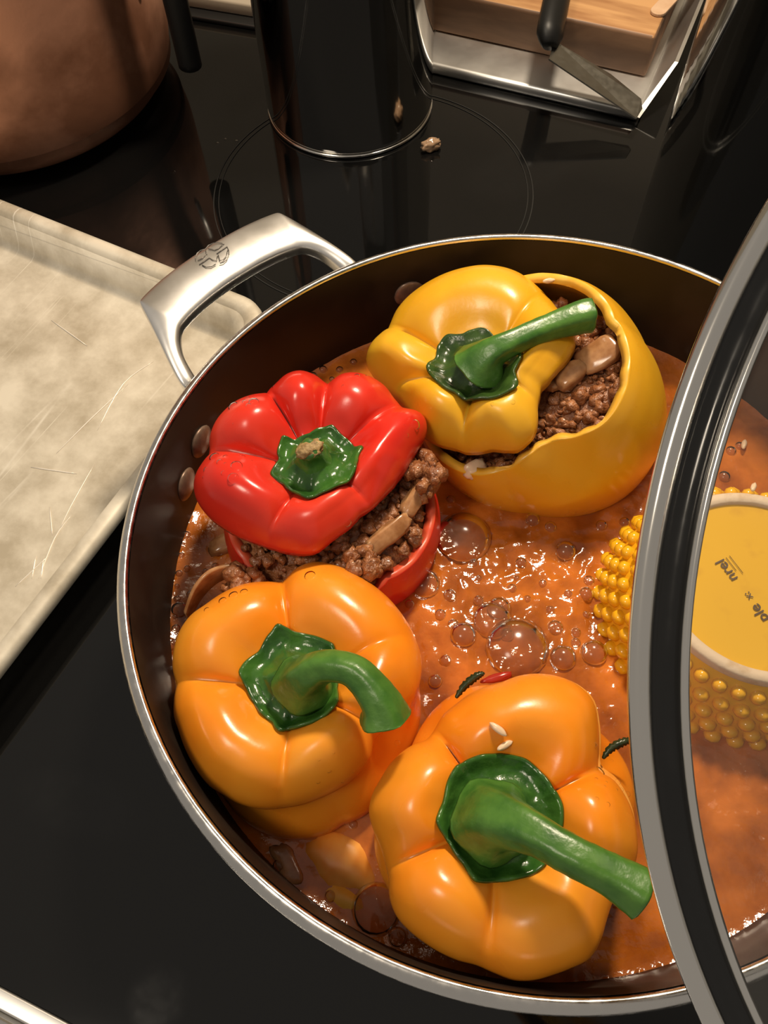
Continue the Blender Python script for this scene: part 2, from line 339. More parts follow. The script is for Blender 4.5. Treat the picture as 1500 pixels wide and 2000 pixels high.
# ------------------------------------------------------------------ broth
BZ = .052
BUB = [(-.0219, .0236, .0126), (-.0406, .0021, .0070), (-.0304, -.0040, .0030), (-.0097, -.0112, .0052), (-.0132, -.0166, .0087), (.0227, .0144, .0048), (.0142, -.0347, .0057), (-.0261, -.0223, .0057), (-.0042, -.0292, .0135), (.0024, .0100, .0026), (.0305, -.0007, .0026), (.0284, -.0067, .0033), (-.0181, -.0069, .0024), (-.0672, -.1250, .0091), (-.0367, .0417, .0030), (.0130, -.0211, .0035), (.0205, -.0283, .0022), (.0272, -.0332, .0057), (-.0351, -.0126, .0026), (-.0300, -.0175, .0026), (.0213, -.0238, .0022), (.0408, .0264, .0026), (-.0259, .0438, .0022), (.0102, .0309, .0035), (.0177, .0265, .0028), (-.0078, -.0233, .0030), (-.0346, -.0331, .0026), (-.0395, -.0416, .0030), (-.0543, -.0020, .0030), (-.0479, -.0071, .0022),
       (-.1476, -.0039, .0037), (-.1490, .0011, .0017), (-.1485, -.0126, .0020), (-.1490, .0134, .0017), (-.1485, .0222, .0015), (-.1470, .0325, .0020), (-.1495, .0072, .0013), (-.1456, .0156, .0017), (-.1432, .0031, .0020), (-.1493, -.0072, .0013), (-.1485, -.0189, .0017), (-.1485, .0273, .0013), (-.1375, .0138, .0015), (-.1331, .0161, .0017), (-.1027, -.1087, .0026), (-.0838, -.1200, .0022), (-.0747, -.0956, .0017), (-.0840, .1236, .0022), (-.0756, .1230, .0020), (-.0796, .1174, .0015), (-.0684, .1274, .0020), (-.0890, .1200, .0020), (.0171, -.0563, .0020), (-.0600, -.1345, .0035), (.0513, .0271, .0026), (-.0032, -.0025, .0022), (.0104, -.0008, .0020), (.0028, -.0076, .0017), (-.0170, .0032, .0017), (.0207, -.0062, .0020), (-.0185, .0107, .0022), (.0268, -.0160, .0017), (-.0004, .0022, .0015), (.0120, -.0129, .0020), (.1016, .0484, .0030), (.1081, .0622, .0026), (.1035, .0712, .0022), (.1129, .0648, .0022)]
def broth_h(x, y):
    p = Vector((x, y, 0)); d = math.hypot(x-.005, y+.005)
    act = .35+.65*math.exp(-(d/.055)**2)
    h = 0
    for s, a in ((55, .0011), (120, .0009), (230, .0005)):
        q = noise.noise(p*s+Vector((3, 7, s)))
        h += a*(1-abs(q)*2.2)
    h = h*act
    wall = max(0, 1-(.1512-math.hypot(x, y))/.006)
    return h+.0012*wall*wall
N_ = 230; V = []; F = []; idx = {}
for i in range(N_+1):
    for j in range(N_+1):
        x = -.152+.304*i/N_; y = -.152+.304*j/N_
        r = math.hypot(x, y)
        if r > .1528: continue
        if r > .1510: x *= .1511/r; y *= .1511/r
        idx[i, j] = len(V); V.append((x, y, BZ+broth_h(x, y)))
for i in range(N_):
    for j in range(N_):
        q = [(i, j), (i+1, j), (i+1, j+1), (i, j+1)]
        if all(k in idx for k in q): F.append(tuple(idx[k] for k in q))
br = tag(obj('broth', V, F, M['broth']), 'bubbling orange brown broth around the peppers in the pan', 'broth', kind='stuff')
bv, bf = revolve([(math.cos(a), math.sin(a)) for a in [-.15+(PI/2+.15)*k/8 for k in range(8)]]+[(0, 1)], 20)
bub_mesh = None
for (x, y, r) in BUB:
    if bub_mesh is None:
        o = obj('bubble', bv, bf, M['bubble'], br); bub_mesh = o.data
    else:
        o = bpy.data.objects.new('bubble', bub_mesh); C.objects.link(o); o.parent = br
    o.location = (x, y, BZ+.0002+broth_h(x, y)*.5); o.scale = (r, r, r*(.62 if r > .008 else .8))

# ------------------------------------------------------------------ peppers
CAP = {
 'R': dict(c=(-.0832, .0332, .1080), tilt=(.05, -.08),
  R=[36.7,39.7,44.6,50.4,52.3,48.6,48.5,50.6,51.3,50.9,48.9,44.4,47.2,49.3,48.8,46.3,45.3,46.7,48.2,48.8,48.9,47.9,45.9,47.5,49.5,49.7,48.3,46.0,43.4,41.1,39.0,37.3,36.2,36.1,36.0,36.2,35.5,32.9,30.8,29.7,28.6,27.5,27.9,28.5,29.1,30.1,31.9,33.8],
  K=[16.7,17.6,19.3,17.1,16.8,16.5,16.1,16.3,17.1,17.8,16.5,15.5,14.6,13.7,13.6,13.6,13.6,13.7,17.0,16.8,16.1,15.5,14.9,14.4,15.5,16.6,17.7,17.0,16.1,15.3,15.5,15.7,15.9,16.7,17.7,18.4,17.5,16.9,16.8,16.7,16.7,17.3,18.0,17.7,17.4,17.0,16.7,16.7],
  g=[(39, .006), (83, .009), (118, .008), (167, .009), (238, .005), (318, .004)], flat=(305, .62, 60)),
 'O1': dict(c=(-.0922, -.0533, .0960), tilt=(0, 0),
  R=[44.8,46.7,48.2,48.9,49.5,50.0,50.6,51.2,51.9,52.8,53.6,53.7,51.4,46.7,47.6,49.3,50.5,51.2,51.9,53.4,53.2,51.7,49.7,46.9,46.6,46.3,45.2,44.8,44.6,44.6,44.5,43.6,43.3,42.5,41.4,39.9,39.1,38.3,37.6,37.2,37.0,36.5,36.1,33.9,33.0,35.8,39.4,42.3],
  K=[15.1,15.2,15.4,15.6,16.9,18.2,19.3,19.2,19.1,19.0,19.0,19.1,19.3,20.6,22.4,21.0,20.2,19.3,18.4,18.8,19.5,20.1,20.2,18.7,17.2,16.4,15.8,15.2,14.9,14.9,14.9,14.9,14.9,16.3,17.0,15.9,15.7,15.5,15.5,15.7,15.9,16.2,16.8,17.4,17.5,16.7,15.9,15.1],
  g=[(23, .002), (98, .007), (173, .008), (263, .005), (331, .006)]),
 'Y': dict(c=(-.0131, .0795, .1040), tilt=(-.24, -.05),
  R=[37.5,40.8,42.7,44.0,45.3,46.6,49.4,52.4,55.7,58.9,61.3,62.8,63.1,63.1,62.9,62.6,62.0,60.4,57.7,57.6,58.3,56.5,49.2,43.0,39.1,37.1,35.6,35.7,35.7,35.7,35.3,34.4,33.5,33.8,34.2,34.1,34.0,36.2,38.6,38.4,37.0,33.5,29.8,28.3,27.4,29.2,31.0,33.9],
  K=[18.3,17.7,16.7,15.7,14.7,15.1,15.7,16.3,16.9,18.6,20.3,20.9,20.5,20.2,19.8,21.1,23.1,23.2,22.3,21.3,20.3,20.3,20.9,21.5,21.2,20.4,19.7,19.1,18.7,18.4,18.0,17.8,18.6,19.4,20.1,20.7,21.2,21.8,22.2,22.5,23.0,23.6,22.1,18.3,18.6,18.8,18.9,18.6],
  g=[(47, .004), (137, .008), (176, .008), (250, .007), (316, .004)], flat=(340, .6, 50)),
 'O2': dict(c=(-.0244, -.1034, .1020), tilt=(0, -.05),
  R=[45.7,44.6,43.0,40.2,44.1,49.3,54.6,56.1,55.5,53.7,51.0,47.6,45.8,43.9,41.6,39.9,37.2,36.0,37.9,39.5,40.8,41.7,43.0,43.3,41.8,40.1,39.7,40.4,42.9,44.2,44.1,43.7,43.4,43.1,42.7,43.9,45.6,46.1,46.1,46.5,47.1,45.6,43.5,42.6,43.4,45.3,46.3,46.1],
  K=[19.5,19.7,19.4,19.0,19.2,19.5,19.8,20.1,20.4,20.2,19.9,19.6,19.3,19.4,19.6,19.8,20.1,20.5,20.2,19.7,19.1,18.6,18.6,19.5,20.4,19.8,18.8,18.2,18.1,18.1,18.2,19.3,20.4,19.8,18.9,18.3,18.1,17.9,18.0,18.3,18.6,18.6,18.2,17.9,17.7,18.2,18.8,19.2],
  g=[(22, .007), (122, .008), (199, .008), (258, .006), (327, .005)], flat=(285, .35, 50)),
}
PROF = smooth_tab([(0, -.005), (.2, -.0045), (.34, -.003), (.48, .0015), (.62, .0042), (.76, .0030), (.87, -.0010), (.95, -.0060), (.99, -.0105), (1.0, -.0140)], 5)
def tiltmat(c, t):
    nn = Vector((t[0], t[1], 1)).normalized(); a = Vector((0, 1, 0)).cross(nn).normalized(); b = nn.cross(a)
    m = Matrix((a, b, nn)).transposed().to_4x4(); m.translation = Vector(c); return m
def groove(d, th):
    g = sorted((math.radians(a), k*1.35) for a, k in d['g']); n = len(g); th %= 2*PI
    for i in range(n):
        a, ka = g[i]; b, kb = g[(i+1) % n]
        if b <= a: b += 2*PI
        t = th if th >= a else th+2*PI
        if a <= t < b:
            u = (t-a)/(b-a); L = math.sin(PI*u)**.42
            return (L-1)*(ka+(kb-ka)*u), L
    return 0, 1
def bell(u):
    return math.exp(-((u-.64)/.30)**2)*min(1, u/.3)
def cap_point(d, u, z, th, drop=0):
    R = cyc(d['R'], th)*.001; gz, L = groove(d, th)
    if 'flat' in d:
        a0, k, wd = d['flat']; q = (th-math.radians(a0)+PI) % (2*PI)-PI; k *= math.exp(-(q/math.radians(wd))**2)
        if z < .0025 and u > .6: z = .0025+(z-.0025)*(1-k)
        gz *= 1-.5*k; R *= 1+.05*k
    zz = z+gz*bell(u)+.0022*L*bell(u)
    if drop: zz -= drop
    p = Vector((math.cos(th)*u*R, math.sin(th)*u*R, zz))
    p.z += .0005*noise.noise(p*60+Vector((d['c'][0]*50, 1, 0)))
    return p
def cap_prof_z(u):
    return lerp_tab(PROF, u)
def make_cap(key, label, skin, flesh, stem_path, stem_r, calyx_m, drops, cut=False):
    d = CAP[key]
    root = thing('pepper_cap', label, 'pepper top'); root.matrix_world = tiltmat(d['c'], d['tilt'])
    nt = 192; V = []; F = []
    rows = [(u, z, 0) for u, z in PROF if u > .1]
    for (u, z, dr) in rows:
        for k in range(nt):
            th = 2*PI*k/nt
            p = cap_point(d, u, z, th)
            V.append(p)
    lr = len(rows)   # ragged knife cut under the edge
    for k in range(nt):
        th = 2*PI*k/nt; p = V[(lr-1)*nt+k]
        rag = .0035+.0012*noise.noise(Vector((th*3, d['c'][0]*90, 0)))+.0007*noise.noise(Vector((th*14, 5, 0)))
        V.append(Vector((p.x*.992, p.y*.992, p.z-rag)))
    for a in range(lr):
        for k in range(nt): F.append((a*nt+k, (a+1)*nt+k, (a+1)*nt+(k+1) % nt, a*nt+(k+1) % nt))
    fl = obj('skin', V, F, None, root, mats=[skin, flesh]); 
    s = fl.modifiers.new('thick', 'SOLIDIFY'); s.thickness = .0042; s.offset = -1; s.material_offset = 1; s.material_offset_rim = 1
    # calyx
    V = []; F = []; nk = 144; us = [.0, .18, .36, .55, .72, .86, .95, 1.0]
    zs = [.006, .0052, .0028, .0012, .0006, .0012, .0022, .0024]
    for u, z in zip(us[1:], zs[1:]):
        for k in range(nk):
            th = 2*PI*k/nk; R = cyc(d['K'], th)*.001
            rr = R*u; base = cap_prof_z(min(.6, rr/(cyc(d['R'], th)*.001)))
            cu = min(.98, rr/(cyc(d['R'], th)*.001)); base = max(cap_point(d, cu, cap_prof_z(cu), th+q).z for q in (-.22, -.1, 0, .1, .22)); z2 = max(base+.0010+.0007*max(0, u-.8)*5, z if u < .6 else -1)
            z2 += .0004*math.cos(th*6+u*2)*u+.0006*noise.noise(Vector((math.cos(th)*u*4, math.sin(th)*u*4, d['c'][1]*40)))
            gz, L = groove(d, th)
            V.append((math.cos(th)*rr, math.sin(th)*rr, z2))
    c0 = len(V); V.append((0, 0, zs[0]))
    for k in range(nk): F.append((c0, k, (k+1) % nk))
    for a in range(len(us)-2):
        for k in range(nk): F.append((a*nk+k, (a+1)*nk+k, (a+1)*nk+(k+1) % nk, a*nk+(k+1) % nk))
    cx = obj('calyx', V, F, calyx_m, root); s = cx.modifiers.new('thick', 'SOLIDIFY'); s.thickness = .0011; s.offset = -1
    inv = tiltmat(d['c'], d['tilt']).inverted()
    P = spline([inv @ Vector(p) for p in stem_path], 8); rr = spline([(r, 0, 0) for r in stem_r], 8)
    n0 = len(P); P = P+[P[-1]+(P[-1]-P[-2]).normalized()*x for x in (.0008, .0012)]
    rad = [v.x for v in rr]; rad = rad+[rad[-1]*.86, rad[-1]*.6]
    V, F = tube(P, rad, 30, True, .05, 5)
    V = [v+Vector((noise.noise(v*300), noise.noise(v*300+Vector((5, 0, 0))), 0))*.0003 for v in V]
    stm = obj('stem', V, F, M['stem'], root)
    if cut:
        blob('dry_stem_end', .0042, M['cut_stem'], stm, 3, P[n0-1], (0, 0, .4), (1.35, .8, .55), .5, 3, 2.4)['label'] = 'brown dried stem end'
    for (x, y, r) in drops:
        th = math.atan2(y, x); u = math.hypot(x, y)/(cyc(d['R'], th)*.001)
        p = cap_point(d, u, cap_prof_z(min(u, 1)), th)
        o = bpy.data.objects.new('droplet', drop_mesh); C.objects.link(o); o.parent = root
        e = .002
        pu = cap_point(d, u+.02, cap_prof_z(min(u+.02, 1)), th)-p; pv = cap_point(d, u, cap_prof_z(min(u, 1)), th+.02)-p
        nn = pu.cross(pv).normalized()
        o.rotation_euler = nn.to_track_quat('Z', 'Y').to_euler(); o.location = p; o.scale = (r, r, r*.75)
    return root
tmp = obj('droplet', *revolve([(1, -.1), (.93, .25), (.75, .5), (.42, .68), (0, .75)], 14), M['drop']); drop_mesh = tmp.data; bpy.data.objects.remove(tmp)
def scatter(cx, cy, n, s, seed, lo=.0005, hi=.0016):
    rnd = random.Random(seed); return [(cx+rnd.gauss(0, s), cy+rnd.gauss(0, s), lo+(hi-lo)*rnd.random()**2) for _ in range(n)]

def make_cup(name, label, skin, flesh, c, axis, prof, rad_fn, seed, nl=4, ph=0.0, rag=.0006, cap=None, open_fn=None):
    """hollow pepper: prof from opening (z=0) down to the bottom"""
    pr = smooth_tab(prof, 6); nt = 160; V = []; F = []
    for ri, (r, z) in enumerate(pr):
        for k in range(nt):
            th = 2*PI*k/nt
            L = abs(math.sin(nl*(th-ph)/2))**.6
            rr = r*rad_fn(th)*(1-.07*(1-L)*(1 if r > .02 else .3))
            if open_fn: rr *= 1-open_fn(th)*max(0, 1+z/.024)
            if cap:
                w_ = min(1, -z/.022); w_ = w_*w_*(3-2*w_); ro = cyc(cap['R'], th)*.00098-.0004
                rr = ro+(max(rr, ro*.9)-ro)*w_ if z > -.022 else max(rr, 0)
            zz = z+(rag*noise.noise(Vector((math.cos(th)*6, math.sin(th)*6, seed)))*1.5 if ri == 0 else 0)
            V.append((rr*math.cos(th), rr*math.sin(th), zz))
    m = len(pr)
    for a in range(m-1):
        for k in range(nt): F.append((a*nt+k, (a+1)*nt+k, (a+1)*nt+(k+1) % nt, a*nt+(k+1) % nt))
    F.append(tuple((m-1)*nt+k for k in range(nt)))
    o = obj(name, V, F, None, mats=[skin, flesh])
    o.matrix_world = tiltmat(c, axis)
    s = o.modifiers.new('thick', 'SOLIDIFY'); s.thickness = .0042; s.offset = -1; s.material_offset = 1; s.material_offset_rim = 1
    return tag(o, label, 'bell pepper')
def toward(ang, depth, wd=.5):
    a0 = math.radians(ang)
    def f(th):
        d = (th-a0+PI) % (2*PI)-PI; return depth*math.exp(-(d/wd)**2)
    return f
up_prof = [(.0455, 0), (.0475, -.012), (.0470, -.030), (.0430, -.050), (.033, -.062), (.012, -.066)]
fR = toward(180, .06)
cupR = make_cup('hollowed_pepper', 'hollowed red pepper under the tilted red cap, filled with meat', M['red'], M['red_flesh'], (-.0805, .0280, .082), (.03, -.05), [(.0455, 0), (.0485, -.012), (.048, -.030), (.044, -.052), (.033, -.066), (.012, -.071)], lambda t: 1-fR(t), 1, 4, .6)
f1, f2_ = toward(-32, .10), toward(212, .08)
cup1 = make_cup('hollowed_pepper', 'hollowed orange pepper whose cap sits square on it, by the rim', M['orange'], M['orange_flesh'], (-.0915, -.0538, .0800), (0, 0), up_prof, lambda t: 1-f1(t)-f2_(t), 2, 4, .3, cap=CAP['O1'])
f3 = toward(148, .09); f4 = toward(258, .06); f5 = toward(92, .10, .5); f6 = toward(24, .17, .5)
cup2 = make_cup('hollowed_pepper', 'hollowed orange pepper with a dark herb leaf caught under its cap', M['orange'], M['orange_flesh'], (-.0215, -.1000, .0850), (0, -.03), [(.0440, 0), (.0462, -.012), (.0455, -.030), (.041, -.052), (.031, -.064), (.012, -.069)], lambda t: 1-f3(t)-f4(t)+f5(t)+f6(t), 3, 4, .9, cap=CAP['O2'])
fy = toward(-80, .24, .42)
cupY = make_cup('hollowed_pepper', 'leaning yellow pepper, open at one side of its shifted cap', M['yellow'], M['yellow_flesh'], (.0045, .0805, .0945), (-.55, -.12), [(.0500, .001), (.0530, -.006), (.0555, -.018), (.0560, -.036), (.0520, -.056), (.042, -.071), (.020, -.079)], lambda t: 1.0, 4, 3, .2, open_fn=fy)

# caps -----------------------------------------------------------------
capR = make_cap('R', 'glossy red pepper cap with a short broken stem, beaded with water', M['red'], M['red_flesh'],
    [(-.0835, .0335, .108), (-.0835, .0330, .113), (-.0838, .0320, .117), (-.0840, .0312, .1195)], [.0085, .0058, .0046, .0044], M['calyx'],
    [(-.040, .004, .0022), (-.037, -.001, .0013), (-.035, .002, .0010), (-.030, -.004, .0024), (-.031, -.010, .0023), (-.035, -.007, .0010), (-.043, -.002, .0009), (-.028, .002, .0008), (-.033, .026, .0022), (-.028, .026, .0010), (-.026, .023, .0012), (-.024, .025, .0022), (-.027, .029, .0007), (.005, .034, .0009), (.018, .038, .0012), (.012, .031, .0007), (.041, .016, .0022), (.037, .010, .0008), (.012, -.026, .0017), (.010, -.029, .0008), (-.017, .038, .0008), (.022, .040, .0007)]+scatter(-.034, -.004, 10, .006, 3, .0003, .0008), True)
cap1 = make_cap('O1', 'orange pepper cap with a hooked green stem, fitted on its pepper', M['orange'], M['orange_flesh'],
    [(-.0890, -.0545, .098), (-.0860, -.0545, .108), (-.0788, -.0540, .1150), (-.0690, -.0575, .1170), (-.0617, -.0665, .1140), (-.0600, -.0715, .1100)], [.0110, .0070, .0056, .0056, .0068, .0088], M['calyx'],
    [(-.027, .033, .0016), (-.023, .035, .0018), (-.019, .036, .0015), (.006, .041, .0022), (-.033, .030, .0011), (.012, -.031, .0008), (.016, -.033, .0007), (.008, -.034, .0007), (.009, -.028, .0006), (.014, -.026, .0005), (.02, -.03, .0006)])
cap2 = make_cap('O2', 'orange pepper cap with a long thick stem reaching under the lid', M['orange'], M['orange_flesh'],
    [(-.0275, -.1045, .104), (-.0250, -.1060, .114), (-.0170, -.1110, .1210), (-.0070, -.1180, .1240), (.0030, -.1235, .1240), (.0112, -.1290, .1235)], [.0135, .0090, .0063, .0058, .0060, .0074], M['calyx'],
    scatter(.037, .010, 14, .0055, 5, .0004, .0011)+[(.036, .014, .0022), (.034, .002, .0008), (-.032, .028, .0010)])
capY = make_cap('Y', 'yellow pepper cap slid sideways, with a long smooth green stem', M['yellow'], M['yellow_flesh'],
    [(-.0135, .0760, .1075), (-.0090, .0770, .1150), (-.0020, .0790, .1180), (.0130, .0855, .1185), (.0290, .0895, .1200), (.0335, .0900, .1200)], [.0120, .0072, .0055, .0054, .0068, .0070], M['calyx_dark'],
    [(.008, -.021, .0012), (.012, -.024, .001), (.004, -.024, .0008)])

# ------------------------------------------------------------------ fillings
def filling(label, c, axis, R, seed, n=170, dome=.006, dent=None):
    rnd = random.Random(seed); V = []; F = []
    def add(p, r, sub):
        bm = bmesh.new(); bmesh.ops.create_icosphere(bm, subdivisions=sub, radius=1)
        k = len(V); s = rnd.random()*50
        for v in bm.verts:
            q = v.co*(1+.75*noise.noise(v.co*1.5+Vector((s, s, 0)))+.3*noise.noise(v.co*3.7+Vector((0, s, s)))); V.append(p+q*r)
        F.extend([tuple(v.index+k for v in f.verts) for f in bm.faces]); bm.free()
    # packed base
    pv, pf = revolve([(R, -.016), (R, -.003), (R*.8, .001), (R*.4, dome*.8), (0, dome)], 40)
    k = len(V); V.extend([Vector(p)+Vector((0, 0, .002*noise.noise(Vector(p)*160+Vector((seed, 0, 0))))) for p in pv]); F.extend([tuple(i+k for i in f) for f in pf])
    for i in range(n):
        a = rnd.random()*2*PI; q = math.sqrt(rnd.random())*R*.97
        z = dome*(1-(q/R)**2)
        add(Vector((q*math.cos(a), q*math.sin(a), z+rnd.uniform(-.0010, .0008))), .0010+.0026*rnd.random()**1.6, 2)
    if dent:
        for v in V: k = 1-1.1*dent(math.atan2(v.y, v.x)); v.x *= k; v.y *= k
    o = obj('meat_filling', V, F, M['meat']); o.matrix_world = tiltmat(c, axis)
    return tag(o, label, 'meat filling', kind='stuff')
filling('ground meat and rice filling showing in the open yellow pepper', (.0098, .0818, .0850), (-.55, -.12), .0445, 11, 520, .004, fy)
filling('ground meat filling piled up between the red pepper and its cap', (-.0800, .0280, .0825), (.03, -.05), .041, 12, 420, .008)
filling('ground meat filling at the seam of the hook-stemmed orange pepper', (-.0915, -.0538, .0700), (0, 0), .034, 13, 60, .003)
filling('ground meat filling under the long-stemmed orange cap', (-.0215, -.1000, .0740), (0, -.03), .034, 14, 60, .003)
# loose lumps of meat and onion
def lump(name, label, cat, m, loc, r, sq, rot, seed, rough=.3, group=None):
    return tag(blob(name, r, m, None, seed, loc, rot, sq, rough, 3, 1.6, .62 if name == 'onion_piece' else 1.0), label, cat, group)
lump('onion_piece', 'rounded pale onion piece on the filling of the yellow pepper', 'onion', M['onion'], (.0265, .0750, .1000), .0078, (1, .58, .5), (0, -.4, .6), 1, .15)
lump('onion_piece', 'flat translucent onion square deep in the yellow pepper opening', 'onion', M['onion'], (.0380, .0800, .1065), .0085, (1.1, .8, .35), (.1, -.5, .3), 2, .12)
lump('onion_piece', 'small onion bit beside the dangling stem in the yellow pepper', 'onion', M['onion'], (.0185, .0745, .0960), .0045, (1, .7, .5), (0, .2, 2.0), 3, .15)
lump('onion_piece', 'curled white onion bit on the lip of the leaning yellow pepper', 'onion', M['rice'], (-.0160, .0455, .0755), .0052, (1.1, .65, .6), (0, .3, .7), 4, .3)
lump('onion_piece', 'pale onion curl hanging out beneath the red cap', 'onion', M['onion'], (-.0440, .0240, .0885), .0070, (.5, 1.2, .35), (.2, .5, -.5), 5, .35)
lump('onion_piece', 'amber onion strip between the red cap and the red pepper', 'onion', M['onion'], (-.0560, .0085, .0880), .0090, (.45, 1.3, .28), (0, .6, -.9), 6, .35)
lump('onion_piece', 'onion piece half sunk in broth beneath the red pepper', 'onion', M['onion'], (-.1240, .0290, .0535), .0095, (1.4, .5, .35), (0, 0, .5), 7, .2)
def crumbs(label, loc, r, sq, seed):
    rnd = random.Random(seed); V = []; F = []
    for i in range(46):
        d = Vector((rnd.gauss(0, 1), rnd.gauss(0, 1), rnd.gauss(0, 1))).normalized()*rnd.random()**.4*r*.8
        p = Vector((d.x*sq[0], d.y*sq[1], d.z*sq[2])); q = rnd.uniform(.18, .42)*r; sd = rnd.random()*40
        bm = bmesh.new(); bmesh.ops.create_icosphere(bm, subdivisions=2, radius=1); k = len(V)
        for v in bm.verts: V.append(p+v.co*q*(1+.7*noise.noise(v.co*1.6+Vector((sd, 0, sd)))))
        F.extend([tuple(v.index+k for v in f.verts) for f in bm.faces]); bm.free()
    return tag(obj('meat_lump', V, F, M['meat'], loc=loc), label, 'meat')
crumbs('crumbly meat lump fallen between red and orange peppers', (-.0665, -.0035, .0880), .0080, (1, 1, .8), 8)
crumbs('meat lump bulging out at the edge of the red cap', (-.0400, .0345, .0900), .0105, (.8, 1.2, .8), 9)
crumbs('meat lump held by the onion slice at the orange cap', (-.1150, -.0055, .0810), .0085, (1.2, .8, .8), 10)
lump('vegetable_chunk', 'soft orange chunk sunk in broth beside the pan rim', 'vegetable', M['orange_flesh'], (-.0800, -.1080, .0490), .0120, (1.3, .9, .5), (0, 0, -.5), 11, .2)
lump('vegetable_chunk', 'yellowish chunk sunk in broth under the long-stemmed cap', 'vegetable', M['yellow_flesh'], (-.0790, -.1215, .0490), .0090, (1.3, .7, .5), (0, 0, -.6), 12, .2)
lump('onion_piece', 'pale onion sliver in broth against the near pan wall', 'onion', M['onion'], (-.1000, -.1080, .0510), .0070, (.6, 1.2, .5), (0, 0, .5), 13, .2)
# curved onion slice standing out of the hook-stemmed pepper
P = spline([(-.1385, -.0165, .074), (-.1335, -.0090, .080), (-.1270, -.0035, .083), (-.1190, -.0005, .083)], 8)
V, F = [], []
for i, p in enumerate(P):
    h = .0045+.0015*math.sin(i/len(P)*PI); t = .0009
    d = Vector((-.55, .75, 0)).normalized()
    for (a, b) in ((-1, -1), (1, -1), (1, 1), (-1, 1)): V.append(p+d*t*a+Vector((0, 0, h*b)))
    if i: F += [((i-1)*4+k, (i-1)*4+(k+1) % 4, i*4+(k+1) % 4, i*4+k) for k in range(4)]
F += [(3, 2, 1, 0), tuple(len(V)-4+k for k in range(4))]
os_ = obj('onion_slice', V, F, M['onion']); fix_normals(os_); bevel(os_, .0006, 2)
tag(os_, 'thin curved onion slice standing at the edge of the orange cap', 'onion')
def grain(loc, rot, label, r=.0034):
    return lump('rice_grain', label, 'rice', M['rice'], loc, r, (1, .36, .36), rot, int(loc[0]*9e3) % 50, .15)
def on_cap(key, x, y, lift):
    d = CAP[key]; th = math.atan2(y, x); u = math.hypot(x, y)/(cyc(d['R'], th)*.001); p = cap_point(d, u, cap_prof_z(u), th)
    return tuple(tiltmat(d['c'], d['tilt']) @ Vector((p.x, p.y, p.z+lift)))
grain(on_cap('O2', .0015, .0270, .0010), (0, .1, -.7), 'swollen rice grain lying on the long-stemmed orange cap, farther from its calyx')
grain(on_cap('O2', .0035, .0222, .0010), (0, .1, .5), 'rice grain touching the calyx of the long-stemmed orange cap', .0030)
grain((.0960, .0228, .0868), (0, .3, 1.0), 'rice grain stuck on the white foot ring of the upturned dish', .0030)
grain((.1140, .0640, .0550), (0, .2, 1.1), 'rice grain floating in broth near the far pan wall', .0034)
gp = cupY.matrix_world @ Vector((.046*math.cos(1.05), .046*math.sin(1.05), .0015))
grain(tuple(gp), (0, .2, .3), 'rice grain stuck on the back lip of the yellow pepper', .0032)
def leaf(label, pts, wd):
    P = spline(pts, 8); n = len(P); V = []; F = []
    for i, p in enumerate(P):
        t = (P[min(i+1, n-1)]-P[max(i-1, 0)]).normalized(); s = t.cross(Vector((0, -.4, 1))).normalized(); w_ = wd*math.sin(PI*min(.97, max(.05, i/(n-1))))**.5*(.75+.5*abs(math.sin(i*1.9)))
        up = s.cross(t)*.0004
        V += [p-s*w_, p+up*1.6, p+s*w_, p-up]
        if i: F += [((i-1)*4+k, (i-1)*4+(k+1) % 4, i*4+(k+1) % 4, i*4+k) for k in range(4)]
    F += [(3, 2, 1, 0), tuple(len(V)-4+k for k in range(4))]
    o = obj('herb_leaf', V, F, M['herb']); fix_normals(o); return tag(o, label, 'herb')
leaf('dark wilted herb leaf pinched at the back of the long-stemmed cap', [(-.0345, -.0600, .0905), (-.0310, -.0560, .0915), (-.0265, -.0530, .0925), (-.0235, -.0520, .0925)], .0014)
leaf('dark herb leaf sticking out of the orange pepper toward the lid rim', [(.0150, -.0835, .0880), (.0180, -.0805, .0895), (.0230, -.0785, .0900), (.0265, -.0780, .0890)], .0014)
tag(blob('tomato_piece', .0042, M['tomato'], None, 4, (-.0185, -.0530, .0895), (0, 0, .2), (1.5, .38, .3), .3), 'red tomato skin bit beside the pinched herb leaf', 'tomato')

